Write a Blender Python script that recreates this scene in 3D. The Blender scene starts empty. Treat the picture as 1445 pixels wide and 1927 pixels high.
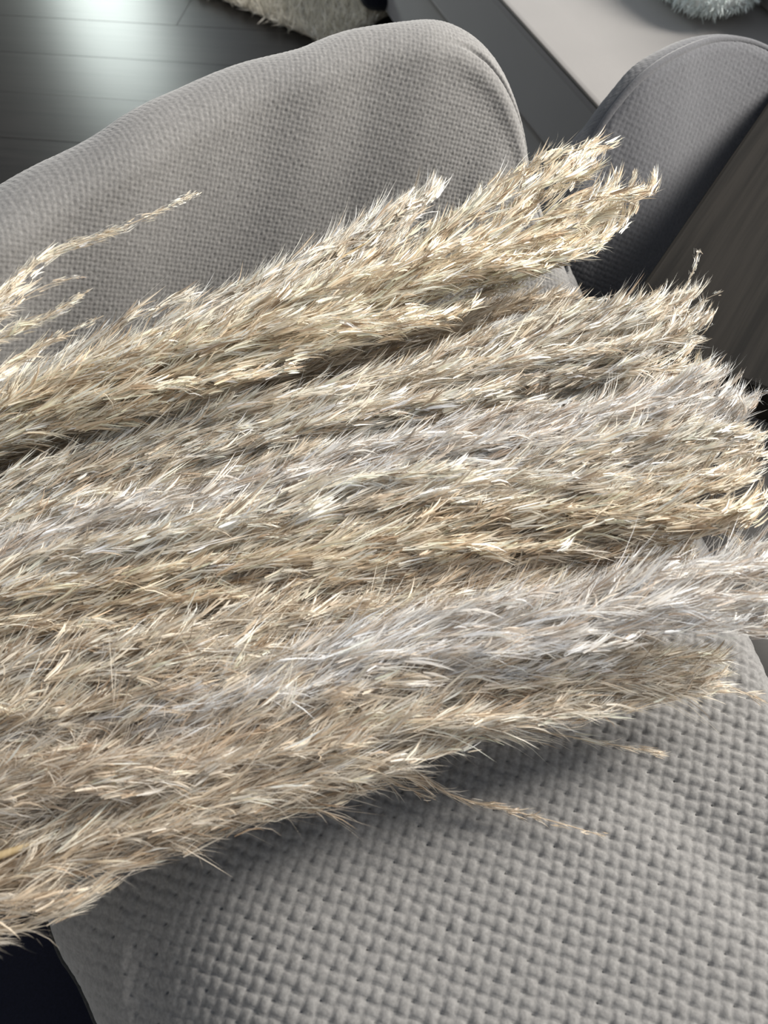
import bpy, math, random
import numpy as np
from mathutils import Vector, Matrix, Euler

SC = bpy.context.scene
COL = SC.collection
rng = np.random.default_rng(7)
R = math.radians

# ------------------------------------------------------------------ camera
PITCH, CAM_H, FPX = 55.0, 1.0, 1512.0          # degrees below horizon, metres, focal length in pixels of 1445x1927
cam_d = bpy.data.cameras.new('camera')
cam = bpy.data.objects.new('camera', cam_d)
COL.objects.link(cam)
cam.location = (0, 0, CAM_H)
cam.rotation_euler = (R(90 - PITCH), 0, 0)
cam_d.sensor_fit = 'VERTICAL'
cam_d.sensor_height = 36.0
cam_d.lens = 36.0 * FPX / 1927.0
cam_d.clip_start = 0.01
cam_d.dof.use_dof = True
cam_d.dof.focus_distance = 0.62
cam_d.dof.aperture_fstop = 9.0
SC.camera = cam

# ------------------------------------------------------------------ world, lights, exposure
SC.view_settings.view_transform = 'Standard'
SC.view_settings.look = 'None'
SC.view_settings.gamma = 1.0
SC.view_settings.use_curve_mapping = False
SC.view_settings.exposure = 0.0
W = bpy.data.worlds.new('room_light')
SC.world = W
W.use_nodes = True
bgn = W.node_tree.nodes['Background']
bgn.inputs[0].default_value = (0.74, 0.84, 1.0, 1)
bgn.inputs[1].default_value = 0.52

def area(name, loc, target, sx, sy, watts, col):
    l = bpy.data.lights.new(name, 'AREA')
    l.shape = 'RECTANGLE'; l.size = sx; l.size_y = sy; l.energy = watts; l.color = col
    o = bpy.data.objects.new(name, l)
    COL.objects.link(o)
    o.location = loc
    o.rotation_euler = (Vector(target) - Vector(loc)).to_track_quat('-Z', 'Y').to_euler()
    return o
area('window_light_right', (2.1, 1.25, 1.95), (0.05, 0.45, 0.5), 0.8, 1.1, 200, (1.0, 0.95, 0.87))
area('window_light_far', (-1.45, 4.6, 0.98), (-0.55, 1.6, 0.1), 0.42, 0.6, 22, (0.90, 1.0, 0.95))

# ------------------------------------------------------------------ helpers
def up(x, y, z):
    """world point at height z seen at a photograph pixel"""
    p = R(PITCH)
    F = np.array([0, math.cos(p), -math.sin(p)]); U = np.array([0, math.sin(p), math.cos(p)]); X = np.array([1.0, 0, 0])
    d = F * FPX + X * (x - 722.5) - U * (y - 963.5)
    return np.array([0, 0, CAM_H]) + d * ((z - CAM_H) / d[2])

def mesh_from(name, verts, quads=None, tris=None, mat=None, parent=None, smooth=True, color=None):
    me = bpy.data.meshes.new(name)
    v = np.asarray(verts, dtype=np.float32)
    q = np.zeros((0, 4), np.int32) if quads is None else np.asarray(quads, np.int32)
    t = np.zeros((0, 3), np.int32) if tris is None else np.asarray(tris, np.int32)
    me.vertices.add(len(v)); me.vertices.foreach_set('co', v.ravel())
    nl = q.size + t.size
    me.loops.add(nl)
    me.loops.foreach_set('vertex_index', np.concatenate([q.ravel(), t.ravel()]).astype(np.int32))
    me.polygons.add(len(q) + len(t))
    ls = np.concatenate([np.arange(len(q)) * 4, q.size + np.arange(len(t)) * 3]).astype(np.int32)
    me.polygons.foreach_set('loop_start', ls)
    me.update(calc_edges=True)
    me.validate()
    if smooth:
        me.polygons.foreach_set('use_smooth', np.ones(len(me.polygons), bool))
    if color is not None:
        a = me.color_attributes.new('tone', 'FLOAT_COLOR', 'POINT')
        c = np.ones((len(v), 4), np.float32); c[:, :3] = color
        a.data.foreach_set('color', c.ravel())
    if mat: me.materials.append(mat)
    o = bpy.data.objects.new(name, me)
    COL.objects.link(o)
    if parent is not None: o.parent = parent
    return o

def thing(name, label, cat, group=None, loc=(0, 0, 0)):
    o = bpy.data.objects.new(name, None)
    COL.objects.link(o)
    o.empty_display_size = 0.05
    o.location = loc
    tag(o, label, cat, group)
    return o

def tag(o, label, cat, group=None):
    o['label'] = label; o['category'] = cat
    if group: o['group'] = group
    return o

def attach(o, parent):
    """keep the mesh where it stands while its root sits at the base of the thing"""
    o.parent = parent
    o.matrix_parent_inverse = Matrix.Translation(parent.location).inverted()
    return o

def rounded_box(name, size, bevel, mat, segs=4, subs=0):
    import bmesh
    bm = bmesh.new()
    bmesh.ops.create_cube(bm, size=1.0)
    bmesh.ops.scale(bm, vec=size, verts=bm.verts)
    bmesh.ops.bevel(bm, geom=bm.edges[:], offset=bevel, segments=segs, affect='EDGES', profile=0.5)
    me = bpy.data.meshes.new(name)
    bm.to_mesh(me); bm.free()
    big = max(p.area for p in me.polygons) * 0.02
    for p in me.polygons: p.use_smooth = p.area < big and segs > 2
    if mat: me.materials.append(mat)
    o = bpy.data.objects.new(name, me)
    COL.objects.link(o)
    return o

def tube(path, radii, sides=8):
    path = np.asarray(path, float)
    n = len(path)
    T = np.gradient(path, axis=0); T /= np.linalg.norm(T, axis=1)[:, None] + 1e-12
    ref = np.array([0, 0, 1.0]) if abs(T[:, 2]).mean() < 0.8 else np.array([1.0, 0, 0])
    S = np.cross(T, ref); S /= np.linalg.norm(S, axis=1)[:, None] + 1e-12
    N = np.cross(S, T)
    a = np.linspace(0, 2 * np.pi, sides, endpoint=False)
    r = np.broadcast_to(np.asarray(radii, float), (n,))
    v = path[:, None, :] + r[:, None, None] * (np.cos(a)[None, :, None] * S[:, None, :] + np.sin(a)[None, :, None] * N[:, None, :])
    i = np.arange(n - 1)[:, None] * sides; j = np.arange(sides)[None, :]
    k = (np.arange(sides) + 1) % sides
    q = np.stack([i + j, i + k, i + sides + k, i + sides + j], -1).reshape(-1, 4)
    return v.reshape(-1, 3), q

def spline(pts, n):
    """Catmull-Rom through the points, resampled evenly along its length"""
    p = np.asarray(pts, float)
    ext = np.vstack([2 * p[0] - p[1], p, 2 * p[-1] - p[-2]])
    out = []
    for i in range(1, len(ext) - 2):
        t = np.linspace(0, 1, 24, endpoint=False)[:, None]
        a, b, c, d = ext[i - 1], ext[i], ext[i + 1], ext[i + 2]
        out.append(0.5 * (2 * b + (c - a) * t + (2 * a - 5 * b + 4 * c - d) * t ** 2 + (3 * b - a - 3 * c + d) * t ** 3))
    out = np.vstack(out + [p[-1:]])
    s = np.concatenate([[0], np.cumsum(np.linalg.norm(np.diff(out[:, :3], axis=0), axis=1))])
    g = np.linspace(0, s[-1], n)
    return np.stack([np.interp(g, s, out[:, k]) for k in range(out.shape[1])], -1)

def smooth_noise(x, y, seed, octaves=3, base=1.0):
    r = np.random.default_rng(seed)
    h = np.zeros_like(x)
    amp = 1.0
    for o in range(octaves):
        for _ in range(4):
            th = r.uniform(0, 2 * np.pi); f = base * 2 ** o * r.uniform(0.7, 1.3); ph = r.uniform(0, 6.28)
            h += amp * np.sin(f * (np.cos(th) * x + np.sin(th) * y) + ph) / 4
        amp *= 0.5
    return h

def weave(s, t, amp):
    """height of a plain basket weave of round yarns; s, t count cells"""
    s = s + 0.10 * smooth_noise(s, t, 3, 2, 0.5); t = t + 0.10 * smooth_noise(s, t, 4, 2, 0.5)
    i0 = np.round(s); j0 = np.round(t)
    h = np.full(s.shape, 0.0)
    for a in (-1, 0, 1):
        for b in (-1, 0, 1):
            i = i0 + a; j = j0 + b
            rough = 0.5 + 0.5 * np.sin(i * 12.9898 + j * 78.233 + 4.1 * np.sin(i * 3.1 - j * 5.7))
            ds = np.abs(s - i + 0.14 * (t - j)); dt = np.abs(t - j)
            v = np.clip(1 - (ds / 0.54) ** 2.6, 0, 1) ** 0.5 * np.clip(1 - (dt / 0.74) ** 2.6, 0, 1) ** 0.5
            w = np.clip(1 - (ds / 0.76) ** 2.6, 0, 1) ** 0.5 * np.clip(1 - (dt / 0.49) ** 2.6, 0, 1) ** 0.5
            even = (np.mod(i + j, 2) == 0)
            h = np.maximum(h, np.where(even, v * (0.90 + 0.14 * rough), w * (0.86 + 0.14 * rough)))
    return amp * (h - 0.9)

# ------------------------------------------------------------------ materials
def new_mat(name):
    m = bpy.data.materials.new(name); m.use_nodes = True
    nt = m.node_tree
    return m, nt, nt.nodes['Principled BSDF']

def fabric(name, c1, c2, scale=260, rough=0.95, sheen=0.25, bump=0.25, dist=0.0008, patch=6.0):
    m, nt, b = new_mat(name)
    tc = nt.nodes.new('ShaderNodeTexCoord')
    n1 = nt.nodes.new('ShaderNodeTexNoise'); n1.inputs['Scale'].default_value = scale; n1.inputs['Detail'].default_value = 4
    n2 = nt.nodes.new('ShaderNodeTexNoise'); n2.inputs['Scale'].default_value = patch; n2.inputs['Detail'].default_value = 3
    nt.links.new(tc.outputs['Object'], n1.inputs['Vector']); nt.links.new(tc.outputs['Object'], n2.inputs['Vector'])
    mx = nt.nodes.new('ShaderNodeMath'); mx.operation = 'MULTIPLY_ADD'; mx.inputs[1].default_value = 0.65
    nt.links.new(n1.outputs['Fac'], mx.inputs[0])
    m2 = nt.nodes.new('ShaderNodeMath'); m2.operation = 'MULTIPLY'; m2.inputs[1].default_value = 0.35
    nt.links.new(n2.outputs['Fac'], m2.inputs[0]); nt.links.new(m2.outputs[0], mx.inputs[2])
    cr = nt.nodes.new('ShaderNodeValToRGB')
    cr.color_ramp.elements[0].position = 0.32; cr.color_ramp.elements[0].color = (*c1, 1)
    cr.color_ramp.elements[1].position = 0.68; cr.color_ramp.elements[1].color = (*c2, 1)
    nt.links.new(mx.outputs[0], cr.inputs[0]); nt.links.new(cr.outputs[0], b.inputs['Base Color'])
    b.inputs['Roughness'].default_value = rough
    b.inputs['Specular IOR Level'].default_value = 0.2
    b.inputs['Sheen Weight'].default_value = sheen
    b.inputs['Sheen Roughness'].default_value = 0.5
    bp = nt.nodes.new('ShaderNodeBump'); bp.inputs['Strength'].default_value = bump; bp.inputs['Distance'].default_value = dist
    nt.links.new(n1.outputs['Fac'], bp.inputs['Height']); nt.links.new(bp.outputs[0], b.inputs['Normal'])
    return m

def wood(name, c1, c2, rough, angle, sx=4.0, sy=90.0, bump=0.2, dist=0.0006, spec=0.5):
    m, nt, b = new_mat(name)
    tc = nt.nodes.new('ShaderNodeTexCoord')
    mp = nt.nodes.new('ShaderNodeMapping'); mp.inputs['Rotation'].default_value = (0, 0, angle)
    mp2 = nt.nodes.new('ShaderNodeMapping'); mp2.inputs['Scale'].default_value = (sx, sy, sy)
    n1 = nt.nodes.new('ShaderNodeTexNoise'); n1.inputs['Scale'].default_value = 1.0; n1.inputs['Detail'].default_value = 5; n1.inputs['Roughness'].default_value = 0.65
    nt.links.new(tc.outputs['Object'], mp.inputs[0]); nt.links.new(mp.outputs[0], mp2.inputs[0]); nt.links.new(mp2.outputs[0], n1.inputs['Vector'])
    cr = nt.nodes.new('ShaderNodeValToRGB')
    cr.color_ramp.elements[0].position = 0.36; cr.color_ramp.elements[0].color = (*c1, 1)
    cr.color_ramp.elements[1].position = 0.60; cr.color_ramp.elements[1].color = (*c2, 1)
    nt.links.new(n1.outputs['Fac'], cr.inputs[0]); nt.links.new(cr.outputs[0], b.inputs['Base Color'])
    b.inputs['Roughness'].default_value = rough; b.inputs['Specular IOR Level'].default_value = spec
    bp = nt.nodes.new('ShaderNodeBump'); bp.inputs['Strength'].default_value = bump; bp.inputs['Distance'].default_value = dist
    nt.links.new(n1.outputs['Fac'], bp.inputs['Height']); nt.links.new(bp.outputs[0], b.inputs['Normal'])
    return m

def strand_mat(name, transl=0.25, rough=0.5, spec=0.35, sheen=0.0):
    m, nt, b = new_mat(name)
    at = nt.nodes.new('ShaderNodeAttribute'); at.attribute_name = 'tone'
    nt.links.new(at.outputs['Color'], b.inputs['Base Color'])
    b.inputs['Roughness'].default_value = rough; b.inputs['Specular IOR Level'].default_value = spec
    b.inputs['Sheen Weight'].default_value = sheen
    tr = nt.nodes.new('ShaderNodeBsdfTranslucent'); nt.links.new(at.outputs['Color'], tr.inputs['Color'])
    mx = nt.nodes.new('ShaderNodeMixShader'); mx.inputs[0].default_value = transl
    nt.links.new(b.outputs[0], mx.inputs[1]); nt.links.new(tr.outputs[0], mx.inputs[2])
    nt.links.new(mx.outputs[0], nt.nodes['Material Output'].inputs['Surface'])
    return m

M_chair = fabric('grey_basketweave', (0.128, 0.125, 0.122), (0.222, 0.217, 0.211), scale=420)
M_chair2 = fabric('slate_basketweave', (0.056, 0.057, 0.063), (0.09, 0.091, 0.099), scale=420)
M_sofa = fabric('taupe_velvet', (0.108, 0.100, 0.096), (0.138, 0.128, 0.122), scale=600, rough=0.8, sheen=0.7, bump=0.1, patch=9)
M_navy = fabric('navy_cloth', (0.002, 0.003, 0.008), (0.005, 0.006, 0.016), scale=500, sheen=0.1)
M_floor = wood('dark_floor_wood', (0.007, 0.006, 0.0055), (0.015, 0.013, 0.012), 0.33, 0.0, 3.0, 60.0, bump=0.10, spec=0.20)
M_table = wood('dark_table_wood', (0.0045, 0.004, 0.0035), (0.012, 0.0105, 0.009), 0.85, 0.0, 2.2, 75.0, bump=0.5, dist=0.001, spec=0.1)
M_leg = wood('dark_leg_wood', (0.015, 0.012, 0.010), (0.03, 0.025, 0.02), 0.5, 0.0, 40, 4)
M_strand = strand_mat('dry_pampas', 0.25, 0.38, 0.5)
M_pile = strand_mat('wool_pile', 0.15, 0.9, 0.1)
M_stem = wood('dry_stem', (0.45, 0.33, 0.17), (0.62, 0.49, 0.29), 0.5, 0.0, 200, 20)
M_wall = fabric('painted_plaster', (0.55, 0.54, 0.52), (0.60, 0.59, 0.57), scale=120, sheen=0, bump=0.1)

# ------------------------------------------------------------------ floor of planks
def make_floor():
    fl = mesh_from('floor', [(-3, -1.6, -0.03), (3.4, -1.6, -0.03), (3.4, 4.7, -0.03), (-3, 4.7, -0.03)], [(0, 1, 2, 3)], mat=M_leg)
    fl['kind'] = 'structure'
    w, ln = 0.19, 1.6
    proto = rounded_box('floor_plank', (ln - 0.0007, w - 0.0007, 0.03), 0.0005, M_floor, 1)
    rnd = random.Random(4)
    first = True
    ang = R(-7)
    ca, sa = math.cos(ang), math.sin(ang)
    for r in range(-10, 27):
        off = rnd.uniform(0, ln)
        for c in range(-3, 4):
            x, y = c * ln + off, r * w
            X, Y = ca * x - sa * y, sa * x + ca * y
            if not (-2.2 < X < 2.6 and -0.9 < Y < 4.0): continue
            o = proto if first else proto.copy()
            if not first: COL.objects.link(o)
            first = False
            o.parent = fl
            o.location = (X, Y, -0.015 + rnd.uniform(-0.0004, 0.0002))
            o.rotation_euler = (rnd.uniform(-0.0004, 0.0004), 0, ang)
make_floor()

# ------------------------------------------------------------------ upholstered backs
def resample_pairs(T, B, step):
    both = spline(np.hstack([T, B]), 900)
    s = np.concatenate([[0], np.cumsum(np.linalg.norm(np.diff(both[:, :3], axis=0), axis=1))])
    n = max(8, int(s[-1] / step))
    g = np.linspace(0, s[-1], n)
    b = np.stack([np.interp(g, s, both[:, k]) for k in range(6)], -1)
    for _ in range(12):
        b[1:-1] = 0.25 * b[:-2] + 0.5 * b[1:-1] + 0.25 * b[2:]
    return b[:, :3], b[:, 3:]

def padded_back(name, T, B, parent, mat, step=0.0010, r=0.032, bulge=0.012, cell=0.0038, amp=0.0013,
                ang=0.0, seam_u=None, seam_in=0.018):
    """upholstered back: a front panel lofted from the seat line B to the rim T, then a rolled rim and a rear panel"""
    T, B = resample_pairs(T, B, step)
    d = T - B; h = np.linalg.norm(d, axis=1)[:, None]; d = d / h
    e = np.gradient(T, axis=0); e /= np.linalg.norm(e, axis=1)[:, None]
    n = np.cross(e, d); n /= np.linalg.norm(n, axis=1)[:, None]
    for _ in range(60):
        n[1:-1] = 0.25 * n[:-2] + 0.5 * n[1:-1] + 0.25 * n[2:]
    n /= np.linalg.norm(n, axis=1)[:, None]
    if (n[len(n) // 2] @ (np.array([0, 0, 1.0]) - T[len(n) // 2])) < 0: n = -n
    Ti = T - r * d
    # plane axes for the weave
    nm = n.mean(0); nm /= np.linalg.norm(nm)
    ax = np.array([1.0, 0, 0]); ax -= nm * (ax @ nm); ax /= np.linalg.norm(ax)
    ay = np.cross(nm, ax)
    nv = int(h.mean() / step)
    v = np.linspace(0, 1, nv)
    rows, q2, nn = [], [], []
    for a in v:
        p = B + (Ti - B) * a + n * (bulge * math.sin(0.5 * math.pi * a))
        rows.append(p); q2.append(np.stack([p @ ax, p @ ay], -1)); nn.append(n)
    d2 = np.stack([d @ ax, d @ ay], -1)
    base2 = q2[-1]
    ths = np.concatenate([np.arange(step / r, 2.1, step / r), np.linspace(2.15, math.pi, 10)])
    na = len(ths)
    for th in ths:
        rows.append(Ti + (bulge - r) * n + r * (math.cos(th) * n + math.sin(th) * d))
        nn.append(math.cos(th) * n + math.sin(th) * d)
        q2.append(base2 + d2 * (r * th))
    for k in range(1, 9):
        a = 1 - k / 8
        rows.append(B + (Ti - B) * a - 2 * r * n); nn.append(-n); q2.append(base2 + d2 * (r * math.pi + (1 - a) * 0.2))
    P = np.array(rows); Q = np.array(q2); N = np.array(nn)
    c, s = math.cos(ang), math.sin(ang)
    S = (c * Q[..., 0] - s * Q[..., 1]) / cell; Tt = (s * Q[..., 0] + c * Q[..., 1]) / cell
    H = weave(S, Tt, amp) + 0.001 * smooth_noise(Q[..., 0] * 12, Q[..., 1] * 12, 9, 2)
    nrow, ncol = P.shape[:2]
    if seam_u is not None:
        # sewn seam a little inside the rim: a narrow groove
        rowpos = np.concatenate([v * 0 + (v - 1) * h.mean(), r * ths, np.full(8, 9)])
        uu = np.linspace(0, 1, ncol)
        seam_u = [uu[np.argmin(((T - k) ** 2).sum(1))] for k in seam_u]
        wgt = np.clip((uu - seam_u[0]) / 0.05, 0, 1) * np.clip((seam_u[1] - uu) / 0.05, 0, 1)
        g = np.exp(-((rowpos[:, None] + seam_in) / 0.0022) ** 2)
        H = H - 0.0045 * g * wgt[None, :]
        ridge = np.exp(-((rowpos[:, None] - 0.004) / 0.012) ** 2)
        H = H + 0.003 * ridge * wgt[None, :]
    P = P + N * H[..., None]
    idx = np.arange(nrow * ncol).reshape(nrow, ncol)
    def quads(ix): return np.stack([ix[:-1, :-1], ix[:-1, 1:], ix[1:, 1:], ix[1:, :-1]], -1).reshape(-1, 4)
    attach(mesh_from(name, P.reshape(-1, 3), quads(idx), mat=mat), parent)
    return T, B, d, n

SEAT_Z = 0.47
chair = thing('lounge_chair', 'pale grey basket-weave upholstered chair lying under the pampas bundle', 'chair', loc=(0, 0.3, 0))
Tpx = [(-120, 478, .645), (-60, 438, .65), (0, 398, .655), (120, 325, .662), (250, 252, .67), (375, 180, .675), (500, 118, .68), (610, 84, .683), (700, 52, .685), (760, 40, .685), (820, 35, .683),
       (870, 44, .675), (915, 72, .66), (950, 115, .64), (975, 170, .615), (992, 235, .585), (1003, 305, .555), (1025, 385, .525), (1060, 470, .495), (1100, 570, .468), (1150, 680, .45)]
Bxy = [(-.395, .345), (-.38, .375), (-.357, .40), (-.315, .445), (-.265, .478), (-.215, .515), (-.162, .545), (-.113, .567), (-.07, .585), (-.043, .594), (-.018, .602),
       (.000, .606), (.010, .607), (.018, .61), (.022, .60), (.026, .59), (.03, .58), (.035, .57), (.04, .555), (.045, .54), (.05, .52)]
T = np.array([up(*p) for p in Tpx]); B = np.array([(x, y, SEAT_Z - 0.012) for x, y in Bxy])
padded_back('backrest', T, B, chair, M_chair, ang=R(12), seam_u=(up(850, 40, .68), up(1060, 470, .495)), seam_in=-0.016)

# ------------------------------------------------------------------ seat of the near chair
def seat_mesh():
    z_e = SEAT_Z - 0.03
    out = [up(1068, 500, z_e)[:2], up(1110, 590, z_e)[:2], up(1330, 1050, z_e)[:2], up(1418, 1240, z_e)[:2], up(1500, 1420, z_e)[:2], (.33, -.06), (.27, -.19), (.10, -.23), (-.06, -.16),
           up(118, 1927, z_e)[:2], up(72, 1822, z_e)[:2], up(24, 1725, z_e)[:2], (-.30, .20), (-.35, .33), (-.36, .46), (-.27, .57), (-.1, .63), (.05, .66), (.16, .67)]
    poly = spline(np.vstack([out, out[:1]]), 400)[:-1]
    cell = 0.0082
    ang = R(-19)
    c, s = math.cos(ang), math.sin(ang)
    step = 0.00124
    gx = np.arange(-0.46, 0.46, step); gy = np.arange(-0.36, 0.78, step)
    A, Bq = np.meshgrid(gx, gy)
    X = c * A - s * Bq; Y = s * A + c * Bq
    # signed inside distance to the outline
    inside = np.zeros(X.shape, bool); dist = np.full(X.shape, 9.0)
    px, py = poly[:, 0], poly[:, 1]
    for k in range(len(poly)):
        x1, y1, x2, y2 = px[k - 1], py[k - 1], px[k], py[k]
        cond = ((y1 > Y) != (y2 > Y))
        with np.errstate(divide='ignore', invalid='ignore'):
            xi = (x2 - x1) * (Y - y1) / (y2 - y1 + 1e-15) + x1
        inside ^= cond & (X < xi)
    pts = poly[::2]
    for k in range(len(pts)):
        a = pts[k - 1]; b = pts[k]; ab = b - a; L2 = ab @ ab
        t = np.clip(((X - a[0]) * ab[0] + (Y - a[1]) * ab[1]) / L2, 0, 1)
        dist = np.minimum(dist, (X - a[0] - t * ab[0]) ** 2 + (Y - a[1] - t * ab[1]) ** 2)
    dist = np.sqrt(dist)
    rr = 0.036
    dd = np.clip(dist, 0, rr)
    # the left front flank falls away more softly than the right edge
    soft = np.clip((-X - 0.02) / 0.12, 0, 1) * np.clip((0.25 - Y) / 0.1, 0, 1)
    z = SEAT_Z - (rr - np.sqrt(np.clip(rr ** 2 - (rr - dd) ** 2, 0, None)))
    z -= soft * 0.075 * np.clip(1 - dist / 0.15, 0, 1) ** 1.7
    z += 0.010 * np.exp(-(((X - 0.02) / 0.25) ** 2 + ((Y - 0.25) / 0.3) ** 2)) + 0.0035 * smooth_noise(X * 9, Y * 9, 21, 2)
    p = up(195, 1800, SEAT_Z); z += 0.004 * np.exp(-((X - p[0] + 0.1 * (Y - p[1])) / 0.006) ** 2) * np.exp(-((Y - p[1]) / 0.05) ** 2)
    p = up(1385, 1640, SEAT_Z); z -= 0.004 * np.exp(-(((X - p[0]) * 0.8 + (Y - p[1]) * 0.6) / 0.02) ** 2) * np.exp(-((Y - p[1]) / 0.09) ** 2)
    hgt = weave(A / cell, Bq / cell, 0.0042)
    V = np.stack([X, Y, z + hgt], -1)
    idx = np.arange(X.size).reshape(X.shape)
    keep = inside[:-1, :-1] & inside[1:, :-1] & inside[:-1, 1:] & inside[1:, 1:]
    # hidden middle under the bundle and below the photographer is not needed at full density, but stays whole
    q = np.stack([idx[:-1, :-1], idx[:-1, 1:], idx[1:, 1:], idx[1:, :-1]], -1)[keep]
    used = np.unique(q); remap = np.full(X.size, -1); remap[used] = np.arange(len(used))
    o = mesh_from('seat', V.reshape(-1, 3)[used], remap[q], mat=M_chair)
    attach(o, chair)
    # upholstered side below the rounded seat edge
    n = len(poly)
    cen = poly.mean(0)
    rows = []
    for off, zz in ((0.001, SEAT_Z - 0.040), (-0.002, SEAT_Z - 0.055), (0.0, SEAT_Z - 0.09), (-0.004, SEAT_Z - 0.13), (-0.02, SEAT_Z - 0.15)):
        dirv = poly - cen; dirv /= np.linalg.norm(dirv, axis=1)[:, None]
        lower = np.where((poly[:, 0] < -0.02) & (poly[:, 1] < 0.25), 0.06, 0.0)
        rows.append(np.column_stack([poly + dirv * off, np.full(n, zz) - lower]))
    rows.append(np.column_stack([np.repeat(cen[None], n, 0), np.full(n, SEAT_Z - 0.15)]))
    v = np.vstack(rows)
    qq = [(k * n + i, k * n + (i + 1) % n, (k + 1) * n + (i + 1) % n, (k + 1) * n + i) for k in range(len(rows) - 1) for i in range(n)]
    attach(mesh_from('seat_side', v, qq, mat=M_chair), chair)
    for x, y in ((-.06, -.1), (.2, -.1), (.13, .55), (-.22, .48)):
        vv, q4 = tube([(x, y, SEAT_Z - 0.14), (x * 1.05, y * 1.02, 0.0)], [0.02, 0.013], 10)
        attach(mesh_from('leg', vv, q4, mat=M_leg), chair)
seat_mesh()

# ------------------------------------------------------------------ second chair
chair2 = thing('lounge_chair', 'darker slate grey chair with a rounded piped back behind the table edge', 'chair', loc=(0.42, 0.85, 0))
T2px = [(985, 470, .44), (1020, 380, .49), (1072, 296, .53), (1112, 238, .55), (1150, 183, .57), (1205, 122, .59), (1265, 84, .595), (1330, 62, .59), (1395, 64, .58), (1455, 88, .565), (1520, 130, .545), (1580, 195, .52), (1620, 270, .49)]
B2px = [(1060, 560, .40), (1080, 560, .40), (1100, 560, .40), (1125, 560, .40), (1150, 560, .40), (1180, 560, .40), (1210, 560, .40), (1240, 550, .40), (1270, 535, .395), (1300, 515, .39), (1335, 495, .385), (1370, 480, .38), (1400, 470, .38)]
T2 = np.array([up(*p) for p in T2px]); B2 = np.array([up(*p) for p in B2px])
t2, b2, d2, n2 = padded_back('backrest', T2, B2, chair2, M_chair2, step=0.0013, r=0.024, bulge=0.015, cell=0.0055, amp=0.0011, ang=R(20))
pv, pq = tube((t2 - 0.010 * d2 + 0.008 * n2)[::4], 0.0042, 8)
attach(mesh_from('piping', pv, pq, mat=M_chair2), chair2)
s2 = rounded_box('seat', (0.40, 0.22, 0.10), 0.03, M_chair2)
s2.location = (0.47, 0.68, 0.325); s2.rotation_euler = (0, 0, R(6))
attach(s2, chair2)
for x, y in ((.32, .63), (.60, .64), (.33, .76), (.58, .78)):
    vv, q4 = tube([(x, y, 0.30), (x, y, 0.0)], [0.016, 0.012], 10)
    attach(mesh_from('leg', vv, q4, mat=M_leg), chair2)

# ------------------------------------------------------------------ low table
def table():
    zt = 0.55
    a = up(1150, 618, zt)[:2]; b = up(1445, 190, zt)[:2]
    u = (b - a) / np.linalg.norm(b - a); w = np.array([u[1], -u[0]])
    L, D, th = float(np.linalg.norm(b - a)) + 0.12, 0.62, 0.032
    root = thing('low_table', 'dark brown wooden table top with straight grain beside the slate chair', 'table', loc=(*(a + u * L / 2 + w * D / 2), 0))
    ang = math.atan2(u[1], u[0])
    top = rounded_box('table_top', (L, D, th), 0.004, M_table, 2)
    c = a + u * L / 2 + w * D / 2
    top.location = (c[0], c[1], zt - th / 2); top.rotation_euler = (0, 0, ang)
    attach(top, root)
    for i in (0.06, L - 0.06):
        for j in (0.06, D - 0.06):
            p = a + u * i + w * j
            l = rounded_box('leg', (0.05, 0.05, zt - th), 0.004, M_table, 1)
            l.location = (p[0], p[1], (zt - th) / 2); l.rotation_euler = (0, 0, ang)
            attach(l, root)
table()

# ------------------------------------------------------------------ sofa beyond
def sofa():
    zt = 0.34
    a = up(940, 0, zt)[:2]; b = up(1210, 300, zt)[:2]
    u = (a - b) / np.linalg.norm(a - b); w = np.array([u[1], -u[0]])      # u away from the camera, w into the sofa
    o0 = b - u * 0.02
    root = thing('sofa', 'taupe smooth fabric sofa with sewn seat edge at the top right', 'sofa', loc=(*(o0 + u * 0.8 + w * 0.4), 0))
    ang = math.atan2(u[1], u[0])
    def box(name, u0, u1, w0, w1, z0, z1, bev, mat=M_sofa):
        o = rounded_box(name, (u1 - u0, w1 - w0, z1 - z0), bev, mat, 5)
        c = o0 + u * (u0 + u1) / 2 + w * (w0 + w1) / 2
        o.location = (c[0], c[1], (z0 + z1) / 2); o.rotation_euler = (0, 0, ang)
        return attach(o, root)
    # note: local y of the box points to the left of u, so w runs along -y; the box is symmetric
    box('base', 0.0, 1.7, 0.012, 0.75, 0.03, 0.192, 0.012)
    box('seat_cushion', 0.0, 1.7, 0.0, 0.75, 0.196, zt, 0.014)
    box('back_cushion', 0.0, 1.7, 0.41, 0.64, zt - 0.01, 0.56, 0.06)
    seam = [np.array([*(o0 + u * t + w * 0.006), zt - 0.004]) for t in np.linspace(0.015, 1.68, 80)]
    v, q = tube(seam, 0.0030, 8)
    attach(mesh_from('seam_shade_line', v, q, mat=M_leg), root)  # dark tube painting in the shade of the sewn groove
    for i in (0.06, 1.6):
        for j in (0.08, 0.68):
            p = o0 + u * i + w * j
            vv, q4 = tube([(p[0], p[1], 0.035), (p[0], p[1], 0)], 0.02, 10)
            attach(mesh_from('foot', vv, q4, mat=M_leg), root)
    return o0, u, w, zt
so0, su, sw, szt = sofa()

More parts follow.
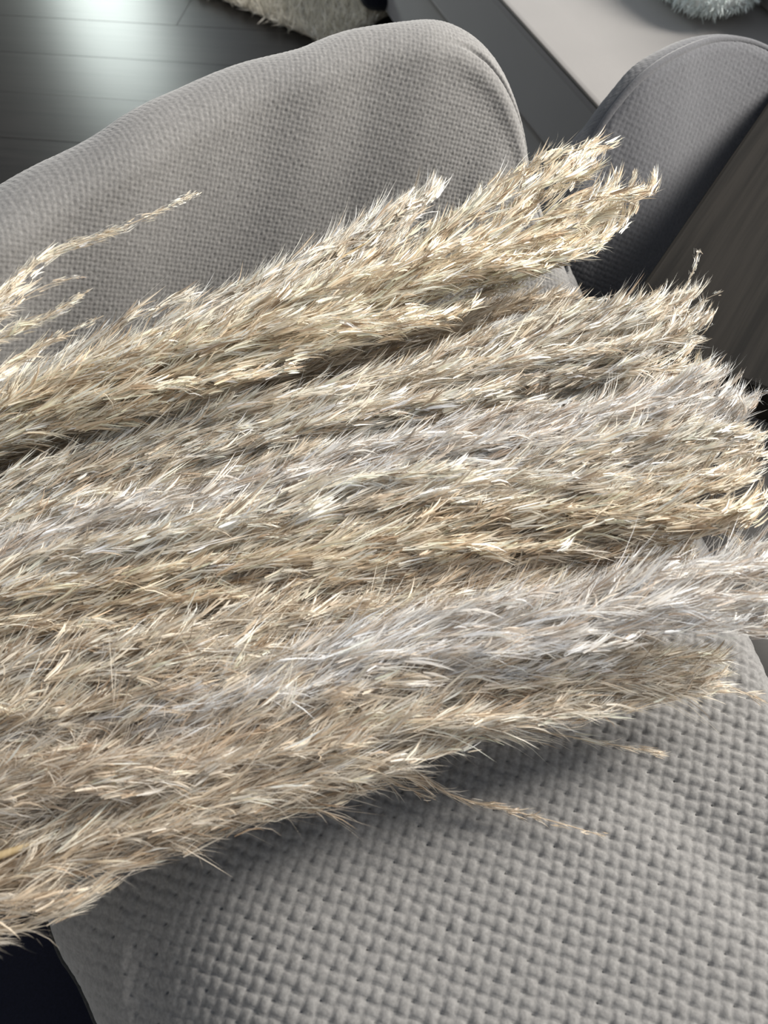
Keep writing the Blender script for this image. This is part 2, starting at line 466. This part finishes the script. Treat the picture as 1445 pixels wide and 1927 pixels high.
# ------------------------------------------------------------------ strands (grass, wool)
def strands(p0, d0, L, wdt, bend, col, side_ref, nseg=3):
    """tapered flat strands as one mesh: arrays of root, direction, length, width, bend vector, colour"""
    n = len(p0)
    ss = np.array([0, 0.38, 0.74, 1.0]) if nseg == 3 else np.array([0, 0.5, 1.0])
    ww = np.array([0.55, 1.0, 0.72]) if nseg == 3 else np.array([0.7, 0.9])
    side = np.cross(d0, side_ref); side /= np.linalg.norm(side, axis=1)[:, None] + 1e-9
    vs = []
    for k, s in enumerate(ss):
        c = p0 + d0 * (L * s)[:, None] + bend * (L * s * s)[:, None]
        if k < len(ss) - 1:
            o = side * (0.5 * wdt * ww[k])[:, None]
            vs += [c - o, c + o]
        else:
            vs.append(c)
    V = np.stack(vs, 1)
    m = V.shape[1]
    base = (np.arange(n) * m)[:, None]
    qs = [base + np.array([[2 * k, 2 * k + 1, 2 * k + 3, 2 * k + 2]]) for k in range(len(ss) - 2)]
    q = np.stack(qs, 1).reshape(-1, 4)
    t = base + np.array([[m - 3, m - 2, m - 1]])
    C = np.repeat(col[:, None, :], m, 1)
    return V.reshape(-1, 3), q, t, C.reshape(-1, 3)

def unit(a): return a / (np.linalg.norm(a, axis=-1, keepdims=True) + 1e-9)

CREAM = np.array([0.93, 0.865, 0.76]); WHITE = np.array([0.94, 0.93, 0.89]); TAN = np.array([0.75, 0.655, 0.535]); BROWN = np.array([0.38, 0.29, 0.21]); GREY = np.array([0.62, 0.58, 0.52])

def branch_mesh(path, dens, r, spread, tint, parent, fine=0.4, lenmul=1.0, fluff=0.004, inner=0.3, comb=0.0, hook=0.0, thin=0.0):
    """one branch of a plume: its thin axis and the spikelets and silky hairs along it"""
    n = len(path)
    seg = np.linalg.norm(np.diff(path, axis=0), axis=1).sum()
    cnt = max(30, int(dens * seg))
    ncl = max(8, cnt // 6)
    cs = r.uniform(0, 1, ncl) ** (0.9 + 0.35 * thin)                     # clusters along the branch
    cid = r.integers(0, ncl, cnt)
    s = np.clip(cs[cid] + r.normal(0, 0.006, cnt), 0, 1)
    f = s * (n - 1); i = np.clip(f.astype(int), 0, n - 2); fr = (f - i)[:, None]
    P = path[i] * (1 - fr) + path[i + 1] * fr
    Tn = unit(np.gradient(path, axis=0)); Tn = unit(Tn[i] * (1 - fr) + Tn[i + 1] * fr)
    jit = r.normal(0, 1, (ncl, 3))
    cdir = jit[cid]; coff = r.normal(0, 1, (ncl, 3))[cid]
    isf = r.random(cnt) < fine
    sp = np.where(isf, spread * 1.35, spread)
    taper = (1 - 0.55 * s) * (1 - 0.7 * thin * s)
    P = P + coff * (fluff * taper)[:, None] + r.normal(0, 0.0009, (cnt, 3))
    fly = np.where(r.random(cnt) < 0.015, 2.6, 1.0)
    D = unit(Tn + cdir * (0.80 * sp)[:, None] + r.normal(0, 1, (cnt, 3)) * (0.36 * sp * fly)[:, None] + np.array([0, comb, 0.25 * comb]))
    L = np.where(isf, r.uniform(0.018, 0.040, cnt), r.uniform(0.012, 0.032, cnt)) * lenmul * (1.08 - 0.62 * s ** 2)
    Wd = np.where(isf, r.uniform(0.00025, 0.00045, cnt), r.uniform(0.0007, 0.0015, cnt))
    L = L * (1 - 0.55 * thin * s); Wd = Wd * (1 - 0.55 * thin * s)
    bend = r.normal(0, 0.20, (ncl, 3))[cid] + r.normal(0, 0.08, (cnt, 3)) + np.array([0, 0, -0.05]) + (hook * s ** 3)[:, None] * np.array([-0.1, 0.9, 0.3])
    # colour: cluster tone, with brown glumes, their share raised deeper in to paint shade contrast
    tone = r.random(ncl)
    base = np.where((tone < 0.50)[:, None], CREAM, np.where((tone < 0.74)[:, None], WHITE, np.where((tone < 0.91)[:, None], TAN, BROWN)))
    col = base[cid]
    sel = r.random(cnt) < inner
    col = np.where((sel & ~isf)[:, None], TAN * 0.40 + BROWN * 0.60, col)
    col = np.where(isf[:, None], 0.5 * col + 0.5 * WHITE, col)
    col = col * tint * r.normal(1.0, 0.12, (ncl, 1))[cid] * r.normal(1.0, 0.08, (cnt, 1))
    V, q, t, C = strands(P, D, L, Wd, bend, np.clip(col, 0.01, 0.95), r.normal(0, 1, (cnt, 3)))
    # branch axis
    tv, tq = tube(path, np.linspace(0.0007, 0.00025, n), 4)
    off = len(V)
    V = np.vstack([V, tv]); q = np.vstack([q, tq + off])
    C = np.vstack([C, np.repeat((TAN * tint)[None], len(tv), 0)])
    o = mesh_from('branch', V, q, t, mat=M_strand, smooth=False, color=C)
    return attach(o, parent)

PL_GROUP = 'pampas plumes in the dried bundle'
def plume(label, px, rad, nbr, dens, seed, tint=(1, 1, 1), spread=0.115, fine=0.4, curl=0.25, extras=(), t_end=0.97, lenmul=1.0, inner=0.17, blen=(0.26, 0.42), fluff=0.004, comb=0.20):
    """px: (x, y, z) along the plume from its stem end to the tip; rad: half width in photograph pixels at those points"""
    r = np.random.default_rng(seed)
    tint = np.array(tint)
    px = [(2.1 * px[0][0] - 1.1 * px[1][0], 2.1 * px[0][1] - 1.1 * px[1][1], px[0][2])] + list(px); rad = [rad[0]] + list(rad)   # the stem end outside the frame
    P = np.array([up(*p) for p in px])
    rm = np.array([1.1 * w * np.linalg.norm(q - np.array([0, 0, CAM_H])) / FPX for w, q in zip(rad, P)])
    S = spline(np.column_stack([P, rm]), 100)
    C, Rr = S[:, :3], S[:, 3]
    T = unit(np.gradient(C, axis=0))
    lat = unit(np.cross(T, np.array([0, 0, 1.0]))); nor = np.cross(lat, T)
    root = thing('pampas_plume', label, 'dried grass', PL_GROUP, loc=tuple(C[0]))
    tv, tq = tube(C[:88] + 0.0, np.linspace(0.0023, 0.0008, 88), 7)
    attach(mesh_from('stem', tv, tq, mat=M_stem), root)
    nbr = int(nbr * 1.12)
    for k in range(nbr):
        t0 = (k + r.uniform(0, 1)) / nbr * 0.82
        ln = r.uniform(*blen) * (1.0 if t0 < 0.65 else 0.85)
        t1 = min(t0 + ln, 0.98 + 0.03 * r.random())
        ph = k * 2.39996 + r.normal(0, 0.35)
        rmx = r.uniform(0.55, 1.0)
        m = 14
        s = np.linspace(0, 1, m)
        tt = t0 + (t1 - t0) * s
        f = np.clip(tt, 0, 1) * 99; i = np.clip(f.astype(int), 0, 98); fr = (f - i)[:, None]
        c = C[i] * (1 - fr) + C[i + 1] * fr
        over = np.clip(tt - 1.0, 0, None)[:, None] * (np.linalg.norm(C[-1] - C[0])) * T[-1]
        rad_ = (Rr[i] * (1 - fr[:, 0]) + Rr[i + 1] * fr[:, 0]) * rmx * np.sin(0.5 * np.pi * np.clip(s * 1.06, 0, 1))
        wob = r.normal(0, 0.5, 3)
        a = ph + 0.35 * np.sin(s * 5 + wob[0])
        path = c + over + rad_[:, None] * (np.cos(a)[:, None] * lat[i] + np.sin(a)[:, None] * nor[i] * 0.8)
        # the last branches curl up at their ends
        cw = np.clip((tt - 0.80) / 0.2, 0, 1) ** 2
        path = path + (cw * curl * 0.06 * r.uniform(0.2, 1.3))[:, None] * np.array([0.05 * wob[1], 0.75, 0.45])
        path[:, 2] = np.maximum(path[:, 2], SEAT_Z + 0.004 if path[:, 2].min() < SEAT_Z + 0.02 else -9)
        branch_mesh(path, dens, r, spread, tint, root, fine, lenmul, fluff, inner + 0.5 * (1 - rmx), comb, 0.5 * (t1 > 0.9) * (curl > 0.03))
    for ex in extras:
        e = np.array([up(*p) for p in ex[0]])
        branch_mesh(spline(e, 22), ex[1] * 1.35, r, ex[2], tint * np.array(ex[3]), root, 0.5, ex[4], ex[5], 0.15, thin=1.0)
    return root

GOLD = (1.04, 1.0, 0.91); PALE = (1.0, 1.0, 0.98); SILVER = (0.98, 1.0, 1.05); DUSK = (0.84, 0.80, 0.75); SAND = (0.98, 0.93, 0.84)
DN = 2900
# upper edge of the bundle, first the one with only thin sprigs in the frame
plume('sparse pampas plume at the upper left with four thin sprigs apart from the bundle',
      [(-260, 690, 0.655), (-180, 660, 0.655), (-90, 640, 0.655), (-10, 620, 0.655)], [20, 40, 50, 30], 5, 2500, 11, (0.97, .95, .92), spread=0.115, curl=0,
      extras=[([(-90, 650, 0.655), (0, 568, 0.660), (90, 482, 0.665), (200, 440, 0.670), (290, 402, 0.675), (372, 362, 0.677)], 3600, 0.059, (1, .99, .96), 0.59, .0035),
              ([(-120, 640, 0.655), (-10, 560, 0.655), (70, 495, 0.660), (130, 460, 0.665)], 3400, 0.070, (1, .99, .96), 0.62, .004),
              ([(-60, 620, 0.655), (20, 575, 0.660), (80, 540, 0.665), (150, 520, 0.665)], 1500, 0.056, (1, 1, 1), 0.56, .002),
              ([(-80, 690, 0.655), (0, 640, 0.655), (80, 600, 0.660), (165, 548, 0.665)], 2600, 0.077, (1, .98, .92), 0.62, .003),
              ([(-60, 650, 0.655), (10, 628, 0.655), (70, 605, 0.660), (140, 573, 0.665)], 1600, 0.070, (1, 1, 1), 0.56, .003),
              ([(-40, 730, 0.645), (30, 680, 0.645), (110, 635, 0.650), (195, 594, 0.655)], 2200, 0.056, (1, .97, .92), 0.56, .0025)])
plume('silky pale plume along the upper edge of the bundle, tips against the backrest',
      [(-200, 850, .57), (0, 760, .575), (200, 685, .58), (400, 600, .585), (560, 530, .59), (700, 450, .595), (815, 372, .60)], [35, 55, 60, 60, 52, 34, 8], 26, DN, 12, PALE, spread=0.115, fine=0.55, curl=0.15)
plume('golden cream plume lying highest, tip curling over the slate chair',
      [(-200, 890, .575), (0, 800, .585), (200, 735, .595), (420, 660, .605), (640, 585, .61), (840, 505, .61), (1000, 430, .61), (1100, 380, .61), (1180, 330, .61)],
      [50, 80, 85, 85, 90, 105, 105, 95, 55], 36, DN, 13, GOLD, spread=0.125, curl=0.12, fine=0.3,
      extras=[([(1040, 350, .615), (1095, 330, .62), (1125, 310, .63), (1138, 285, .64)], 3000, 0.15, (1, 1, 1), .8, .003),
              ([(1080, 420, .61), (1150, 390, .62), (1185, 350, .63), (1197, 318, .64)], 3200, 0.14, (1, 1, 1), .8, .003),
              ([(860, 400, .605), (920, 360, .61), (965, 335, .615), (1002, 312, .62)], 2400, 0.10, (1, 1, 1), .8, .002),
              ([(960, 400, .605), (1010, 350, .61), (1060, 318, .615), (1085, 300, .62)], 3200, 0.13, (1, 1, 1), .8, .003)])
plume('plume beneath the golden one, toned darker to paint in the furrow shade',
      [(-200, 960, .51), (0, 860, .512), (250, 780, .512), (500, 715, .512), (750, 655, .512), (950, 605, .512), (1080, 590, .512)], [50, 65, 65, 60, 55, 50, 30], 24, DN, 14, (0.72, .67, .60), curl=0.1)  # the furrow's shade is painted into this darker tint
plume('ivory plume below the dark furrow, tip with loose loops over the table',
      [(-200, 1060, .55), (0, 955, .555), (250, 865, .56), (500, 800, .565), (750, 735, .57), (1000, 670, .575), (1180, 630, .58), (1310, 590, .585)],
      [40, 60, 70, 75, 75, 70, 60, 40], 34, DN, 15, PALE, curl=0.12, fine=0.35,
      extras=[([(1190, 625, .58), (1250, 580, .59), (1285, 545, .60), (1308, 500, .615), (1313, 470, .62), (1322, 478, .62)], 1100, 0.08, (1, 1, 1), .38, .001),
              ([(1250, 610, .58), (1295, 590, .59), (1325, 565, .60), (1360, 548, .61)], 1300, 0.08, (1, 1, 1), .42, .001),
              ([(1240, 640, .58), (1310, 635, .585), (1335, 610, .595), (1345, 585, .60)], 1100, 0.08, (1, 1, 1), .42, .001),
              ([(1150, 625, .58), (1185, 590, .59), (1210, 560, .60), (1235, 545, .61)], 1500, 0.12, (1, 1, 1), .7, .0015)])
plume('cream plume in the middle with a thin see-through fan at its blunt tip',
      [(-200, 1110, .545), (0, 1020, .55), (300, 920, .555), (600, 845, .56), (900, 770, .56), (1120, 715, .56), (1300, 680, .56)], [40, 60, 70, 75, 75, 75, 50], 34, DN, 16, PALE, curl=0.1, fine=0.35,
      extras=[([(1230, 780, .555), (1285, 740, .56), (1305, 700, .57), (1312, 665, .58)], 1900, 0.16, (1, .95, .85), .9, .003),
              ([(1250, 820, .555), (1300, 800, .56), (1318, 770, .57), (1322, 735, .58)], 1900, 0.16, (1, .95, .85), .9, .003)])
plume('greyish white plume ending in a shaggy tuft beside the table corner',
      [(-200, 1160, .55), (0, 1075, .555), (300, 985, .56), (600, 915, .565), (900, 850, .57), (1150, 815, .57), (1300, 790, .57), (1390, 760, .575)], [40, 60, 65, 70, 70, 70, 60, 45], 34, DN, 17, SILVER, curl=0.15, fine=0.4,
      extras=[([(1340, 800, .57), (1375, 770, .58), (1410, 750, .59), (1447, 736, .60)], 1500, 0.10, (1, 1, 1), .8, .001),
              ([(1330, 830, .57), (1385, 800, .575), (1400, 770, .585), (1390, 745, .595)], 2600, 0.12, (1, 1, 1), .8, .002),
              ([(1330, 780, .57), (1350, 760, .58), (1370, 730, .59)], 1800, 0.12, (1, 1, 1), .7, .002)])
plume('dense ivory plume through the centre, frayed blunt end at the right frame edge',
      [(-200, 1200, .555), (0, 1120, .56), (300, 1045, .565), (600, 975, .57), (900, 925, .57), (1150, 895, .57), (1320, 880, .57), (1430, 880, .57)], [40, 60, 65, 70, 75, 75, 70, 40], 34, DN, 18, PALE, curl=0.1, fine=0.3)
plume('straw coloured plume in the lower centre, short frayed tip over the chair edge',
      [(-200, 1240, .55), (0, 1170, .555), (300, 1105, .56), (600, 1045, .565), (900, 1000, .565), (1150, 975, .565), (1320, 965, .565), (1410, 960, .56)], [40, 60, 65, 65, 70, 70, 55, 35], 34, DN, 19, SAND, curl=0.15, fine=0.3,
      extras=[([(1300, 990, .56), (1355, 1000, .555), (1385, 1010, .55), (1397, 1025, .545)], 1500, 0.15, (1, .95, .9), .7, .002)])
plume('tan plume under the straw coloured one, tip resting on the bare seat edge',
      [(-200, 1290, .54), (0, 1220, .545), (300, 1170, .55), (600, 1110, .55), (900, 1060, .545), (1150, 1035, .54), (1300, 1030, .535)], [40, 60, 65, 65, 65, 60, 35], 30, DN, 20, (0.92, .86, .78), curl=0.1, fine=0.4)
plume('wide silver grey plume running out of the right frame edge',
      [(100, 1380, .55), (350, 1340, .555), (600, 1270, .565), (850, 1210, .57), (1080, 1165, .575), (1300, 1130, .575), (1445, 1105, .575), (1560, 1085, .575)], [40, 55, 65, 75, 80, 80, 75, 50], 36, DN, 21, SILVER, curl=0.15, fine=0.6, spread=0.14)
plume('grey beige plume with crossed stray hairs in the lower left',
      [(-220, 1370, .55), (0, 1300, .555), (250, 1250, .56), (480, 1200, .56), (700, 1150, .555), (900, 1120, .55), (1080, 1100, .54)], [45, 70, 70, 65, 60, 50, 25], 30, DN, 22, (0.92, .89, .84), curl=0.05, fine=0.4, spread=0.27)
plume('tousled shaded plume below the crossed hairs, left of the silver grey one',
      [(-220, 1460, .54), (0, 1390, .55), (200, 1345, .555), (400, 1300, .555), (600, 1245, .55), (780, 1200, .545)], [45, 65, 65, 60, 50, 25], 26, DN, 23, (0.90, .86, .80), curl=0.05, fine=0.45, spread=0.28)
plume('soft fluffy taupe plume above the lowest one, with white hair flecks',
      [(-220, 1560, .54), (0, 1490, .55), (200, 1445, .555), (400, 1395, .56), (600, 1340, .56), (800, 1280, .555), (1000, 1230, .55), (1200, 1200, .545)], [45, 70, 70, 70, 70, 65, 55, 30], 34, DN, 24, (0.90, .85, .79), curl=0.05, fine=0.6, spread=0.22)
plume('pale beige plume fanning into fine hairs over the knitted seat at right',
      [(200, 1540, .545), (400, 1470, .55), (600, 1410, .555), (800, 1350, .555), (1000, 1300, .55), (1180, 1270, .54), (1350, 1260, .53)], [40, 55, 65, 70, 65, 50, 30], 32, DN, 25, (0.93, .89, .83), curl=0.0, fine=0.65, spread=0.19,
      extras=[([(1000, 1320, .52), (1150, 1300, .515), (1300, 1300, .51), (1440, 1305, .505)], 1700, 0.10, (1, 1, 1), 1.1, .003),
              ([(1050, 1290, .52), (1200, 1270, .515), (1330, 1280, .51), (1440, 1320, .505)], 900, 0.10, (.8, .75, .7), 1.0, .003),
              ([(880, 1370, .51), (1000, 1375, .50), (1120, 1395, .495), (1250, 1420, .49)], 1500, 0.08, (.95, .93, .9), 1.0, .003)])
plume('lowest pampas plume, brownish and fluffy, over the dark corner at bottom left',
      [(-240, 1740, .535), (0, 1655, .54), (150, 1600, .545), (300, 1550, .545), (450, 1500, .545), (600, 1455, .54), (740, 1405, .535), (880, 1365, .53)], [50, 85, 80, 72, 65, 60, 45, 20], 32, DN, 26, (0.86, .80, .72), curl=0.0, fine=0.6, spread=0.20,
      extras=[([(640, 1440, .52), (760, 1455, .505), (860, 1500, .495), (960, 1525, .49), (1050, 1548, .488), (1130, 1572, .486)], 1500, 0.05, (.92, .90, .88), .8, .0025),
              ([(680, 1440, .51), (760, 1480, .495), (820, 1505, .49)], 900, 0.10, (1, 1, 1), .9, .002)])
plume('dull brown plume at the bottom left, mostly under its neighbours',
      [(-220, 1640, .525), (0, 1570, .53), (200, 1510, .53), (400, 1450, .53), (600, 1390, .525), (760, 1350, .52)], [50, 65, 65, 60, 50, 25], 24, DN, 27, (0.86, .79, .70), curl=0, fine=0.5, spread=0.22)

# ------------------------------------------------------------------ rug, pillow, cloths
def pile(points, dirs, length, width, col, name, parent, seed, jit=0.45):
    r = np.random.default_rng(seed)
    n = len(points)
    D = unit(dirs + r.normal(0, jit, (n, 3)))
    L = length * r.uniform(0.6, 1.25, n); Wd = width * r.uniform(0.6, 1.3, n)
    V, q, t, C = strands(points, D, L, Wd, r.normal(0, 0.25, (n, 3)), np.clip(col * r.normal(1, 0.08, (n, 1)), 0, 0.95), r.normal(0, 1, (n, 3)), nseg=2)
    o = mesh_from(name, V, q, t, mat=M_pile, smooth=False, color=C)
    o['kind'] = 'stuff'
    return attach(o, parent)

def rug():
    a = up(440, -4, 0.02)[:2]; b = up(604, 66, 0.02)[:2]
    u = (b - a) / np.linalg.norm(b - a); w = np.array([-u[1], u[0]])
    root = thing('shaggy_rug', 'cream shaggy wool rug on the dark floor behind the backrest', 'rug', loc=(*(b), 0))
    c0 = b + u * 0.035
    Lr, Dr = 1.5, 0.62
    c = c0 - u * Lr / 2 + w * Dr / 2
    o = rounded_box('backing', (Lr, Dr, 0.012), 0.005, fabric('rug_backing', (0.42, 0.38, 0.31), (0.5, 0.46, 0.38)), 2)
    o.location = (c[0], c[1], 0.0065); o.rotation_euler = (0, 0, math.atan2(u[1], u[0]))
    attach(o, root)
    r = np.random.default_rng(5)
    n = 36000
    p = c0[None] - u[None] * r.uniform(-0.012, Lr, n)[:, None] + w[None] * r.uniform(-0.012, Dr, n)[:, None]
    pts = np.column_stack([p, np.full(n, 0.011)])
    pile(pts, np.tile([-0.1, -0.25, 0.8], (n, 1)), 0.034, 0.0035, np.array([0.72, 0.68, 0.59]), 'pile', root, 6)
rug()

def white_pillow():
    c = up(1330, 12, 0.42)
    root = thing('fluffy_pillow', 'white fluffy pillow lying on the taupe sofa seat', 'pillow', loc=(c[0], c[1], szt))
    nu, nv = 40, 24
    a, b = np.meshgrid(np.linspace(0, 2 * np.pi, nu, endpoint=False), np.linspace(-np.pi / 2, np.pi / 2, nv))
    sg = lambda x, e: np.sign(x) * np.abs(x) ** e
    X = 0.072 * sg(np.cos(b), 0.7) * sg(np.cos(a), 0.6); Y = 0.18 * sg(np.cos(b), 0.7) * sg(np.sin(a), 0.6); Z = 0.048 * np.sin(b)
    an = math.atan2(su[1], su[0]) - math.pi / 2
    Xr = math.cos(an) * X - math.sin(an) * Y; Yr = math.sin(an) * X + math.cos(an) * Y
    cc = so0 + su * 0.50 + sw * 0.325
    ctr = np.array([cc[0], cc[1], szt + 0.052])
    V = np.stack([Xr, Yr, Z], -1) + ctr
    idx = np.arange(nu * nv).reshape(nv, nu); nx = np.roll(idx, -1, 1)
    q = np.stack([idx[:-1], nx[:-1], nx[1:], idx[1:]], -1).reshape(-1, 4)
    cov = fabric('white_cover', (0.62, 0.66, 0.65), (0.72, 0.76, 0.75))
    attach(mesh_from('cover', V.reshape(-1, 3), q, mat=cov), root)
    r = np.random.default_rng(8)
    n = 9000
    k = r.integers(nu, nu * (nv - 1), n)
    nrm = unit(np.stack([X / 0.072 ** 2, Y / 0.18 ** 2, Z / 0.048 ** 2], -1).reshape(-1, 3))
    nr = np.stack([math.cos(an) * nrm[:, 0] - math.sin(an) * nrm[:, 1], math.sin(an) * nrm[:, 0] + math.cos(an) * nrm[:, 1], nrm[:, 2]], -1)
    pp = V.reshape(-1, 3)[k] + r.normal(0, 0.006, (n, 3)) * (1 - np.abs(nr[k]))
    pile(pp - nr[k] * 0.002, nr[k], 0.012, 0.0022, np.array([0.74, 0.80, 0.79]), 'fur', root, 9)
white_pillow()

def navy_lump(name, label, cat, centre, rx, ry, rz, seed, e=0.8, rot=0.0):
    nu, nv = 72, 36
    a, b = np.meshgrid(np.linspace(0, 2 * np.pi, nu, endpoint=False), np.linspace(-np.pi / 2, np.pi / 2, nv))
    sg = lambda x, ee: np.sign(x) * np.abs(x) ** ee
    X = rx * sg(np.cos(b), e) * sg(np.cos(a), e); Y = ry * sg(np.cos(b), e) * sg(np.sin(a), e); Z = rz * sg(np.sin(b), e)
    f = 1 + 0.05 * smooth_noise(X * 20 / rx * 0.2, Y * 20 / ry * 0.2 + Z * 9, seed, 3)
    V = np.stack([math.cos(rot) * X * f - math.sin(rot) * Y * f, math.sin(rot) * X * f + math.cos(rot) * Y * f, Z], -1)
    idx = np.arange(nu * nv).reshape(nv, nu); nx = np.roll(idx, -1, 1)
    q = np.stack([idx[:-1], nx[:-1], nx[1:], idx[1:]], -1).reshape(-1, 4)
    root = thing(name, label, cat, loc=(centre[0], centre[1], centre[2] - rz))
    o = mesh_from('cover', V.reshape(-1, 3) + np.array(centre), q, mat=M_navy)
    attach(o, root)
    rim = np.stack([V[nv // 2, :, 0] * 1.003, V[nv // 2, :, 1] * 1.003, V[nv // 2, :, 2]], -1) + np.array(centre)
    tv, tq = tube(np.vstack([rim, rim[:1]]), 0.003, 6)
    attach(mesh_from('edge_piping', tv, tq, mat=M_navy), root)
c = up(716, 8, 0.05)
navy_lump('cushion', 'small dark navy cushion on the rug beside the sofa', 'cushion', (c[0] - 0.005, c[1] + 0.06, 0.075), 0.055, 0.09, 0.05, 3)
c = up(30, 1850, 0.16)
navy_lump('navy_stand_in', 'dark navy lump standing in for the dark area under the bottom left chair corner', 'cushion', (c[0] - 0.05, c[1], 0.125), 0.24, 0.24, 0.12, 4, 0.6, 0.3)  # added lump standing in for an unidentified dark navy area

# ------------------------------------------------------------------ room wall with the window the floor mirrors
def wall():
    y = 4.75
    x0, x1, z0, z1 = -1.55, -0.75, 0.35, 1.95
    def slab(name, a, b, c, d):
        o = rounded_box(name, (b - a, 0.1, d - c), 0.002, M_wall, 1); o.location = ((a + b) / 2, y, (c + d) / 2); return o
    parts = [slab('wall_back', -3, x0, -0.03, 2.5)]
    parts[0]['kind'] = 'structure'
    for n, (a, b, c, d) in enumerate(((x1, 3.4, -0.03, 2.5), (x0, x1, -0.03, z0), (x0, x1, z1, 2.5))):
        o = slab('wall_section', a, b, c, d); o['kind'] = 'structure'
    for nm, sx, sy, x, yy in (('unseen_wall_left', 0.1, 6.4, -3.0, 1.55), ('unseen_wall_front', 6.4, 0.1, 0.2, -1.6)):  # unseen walls, added to block sky light from the left and front
        o = rounded_box(nm, (sx, sy, 2.5), 0.002, M_wall, 1); o.location = (x, yy, 1.22); o['kind'] = 'structure'
wall()
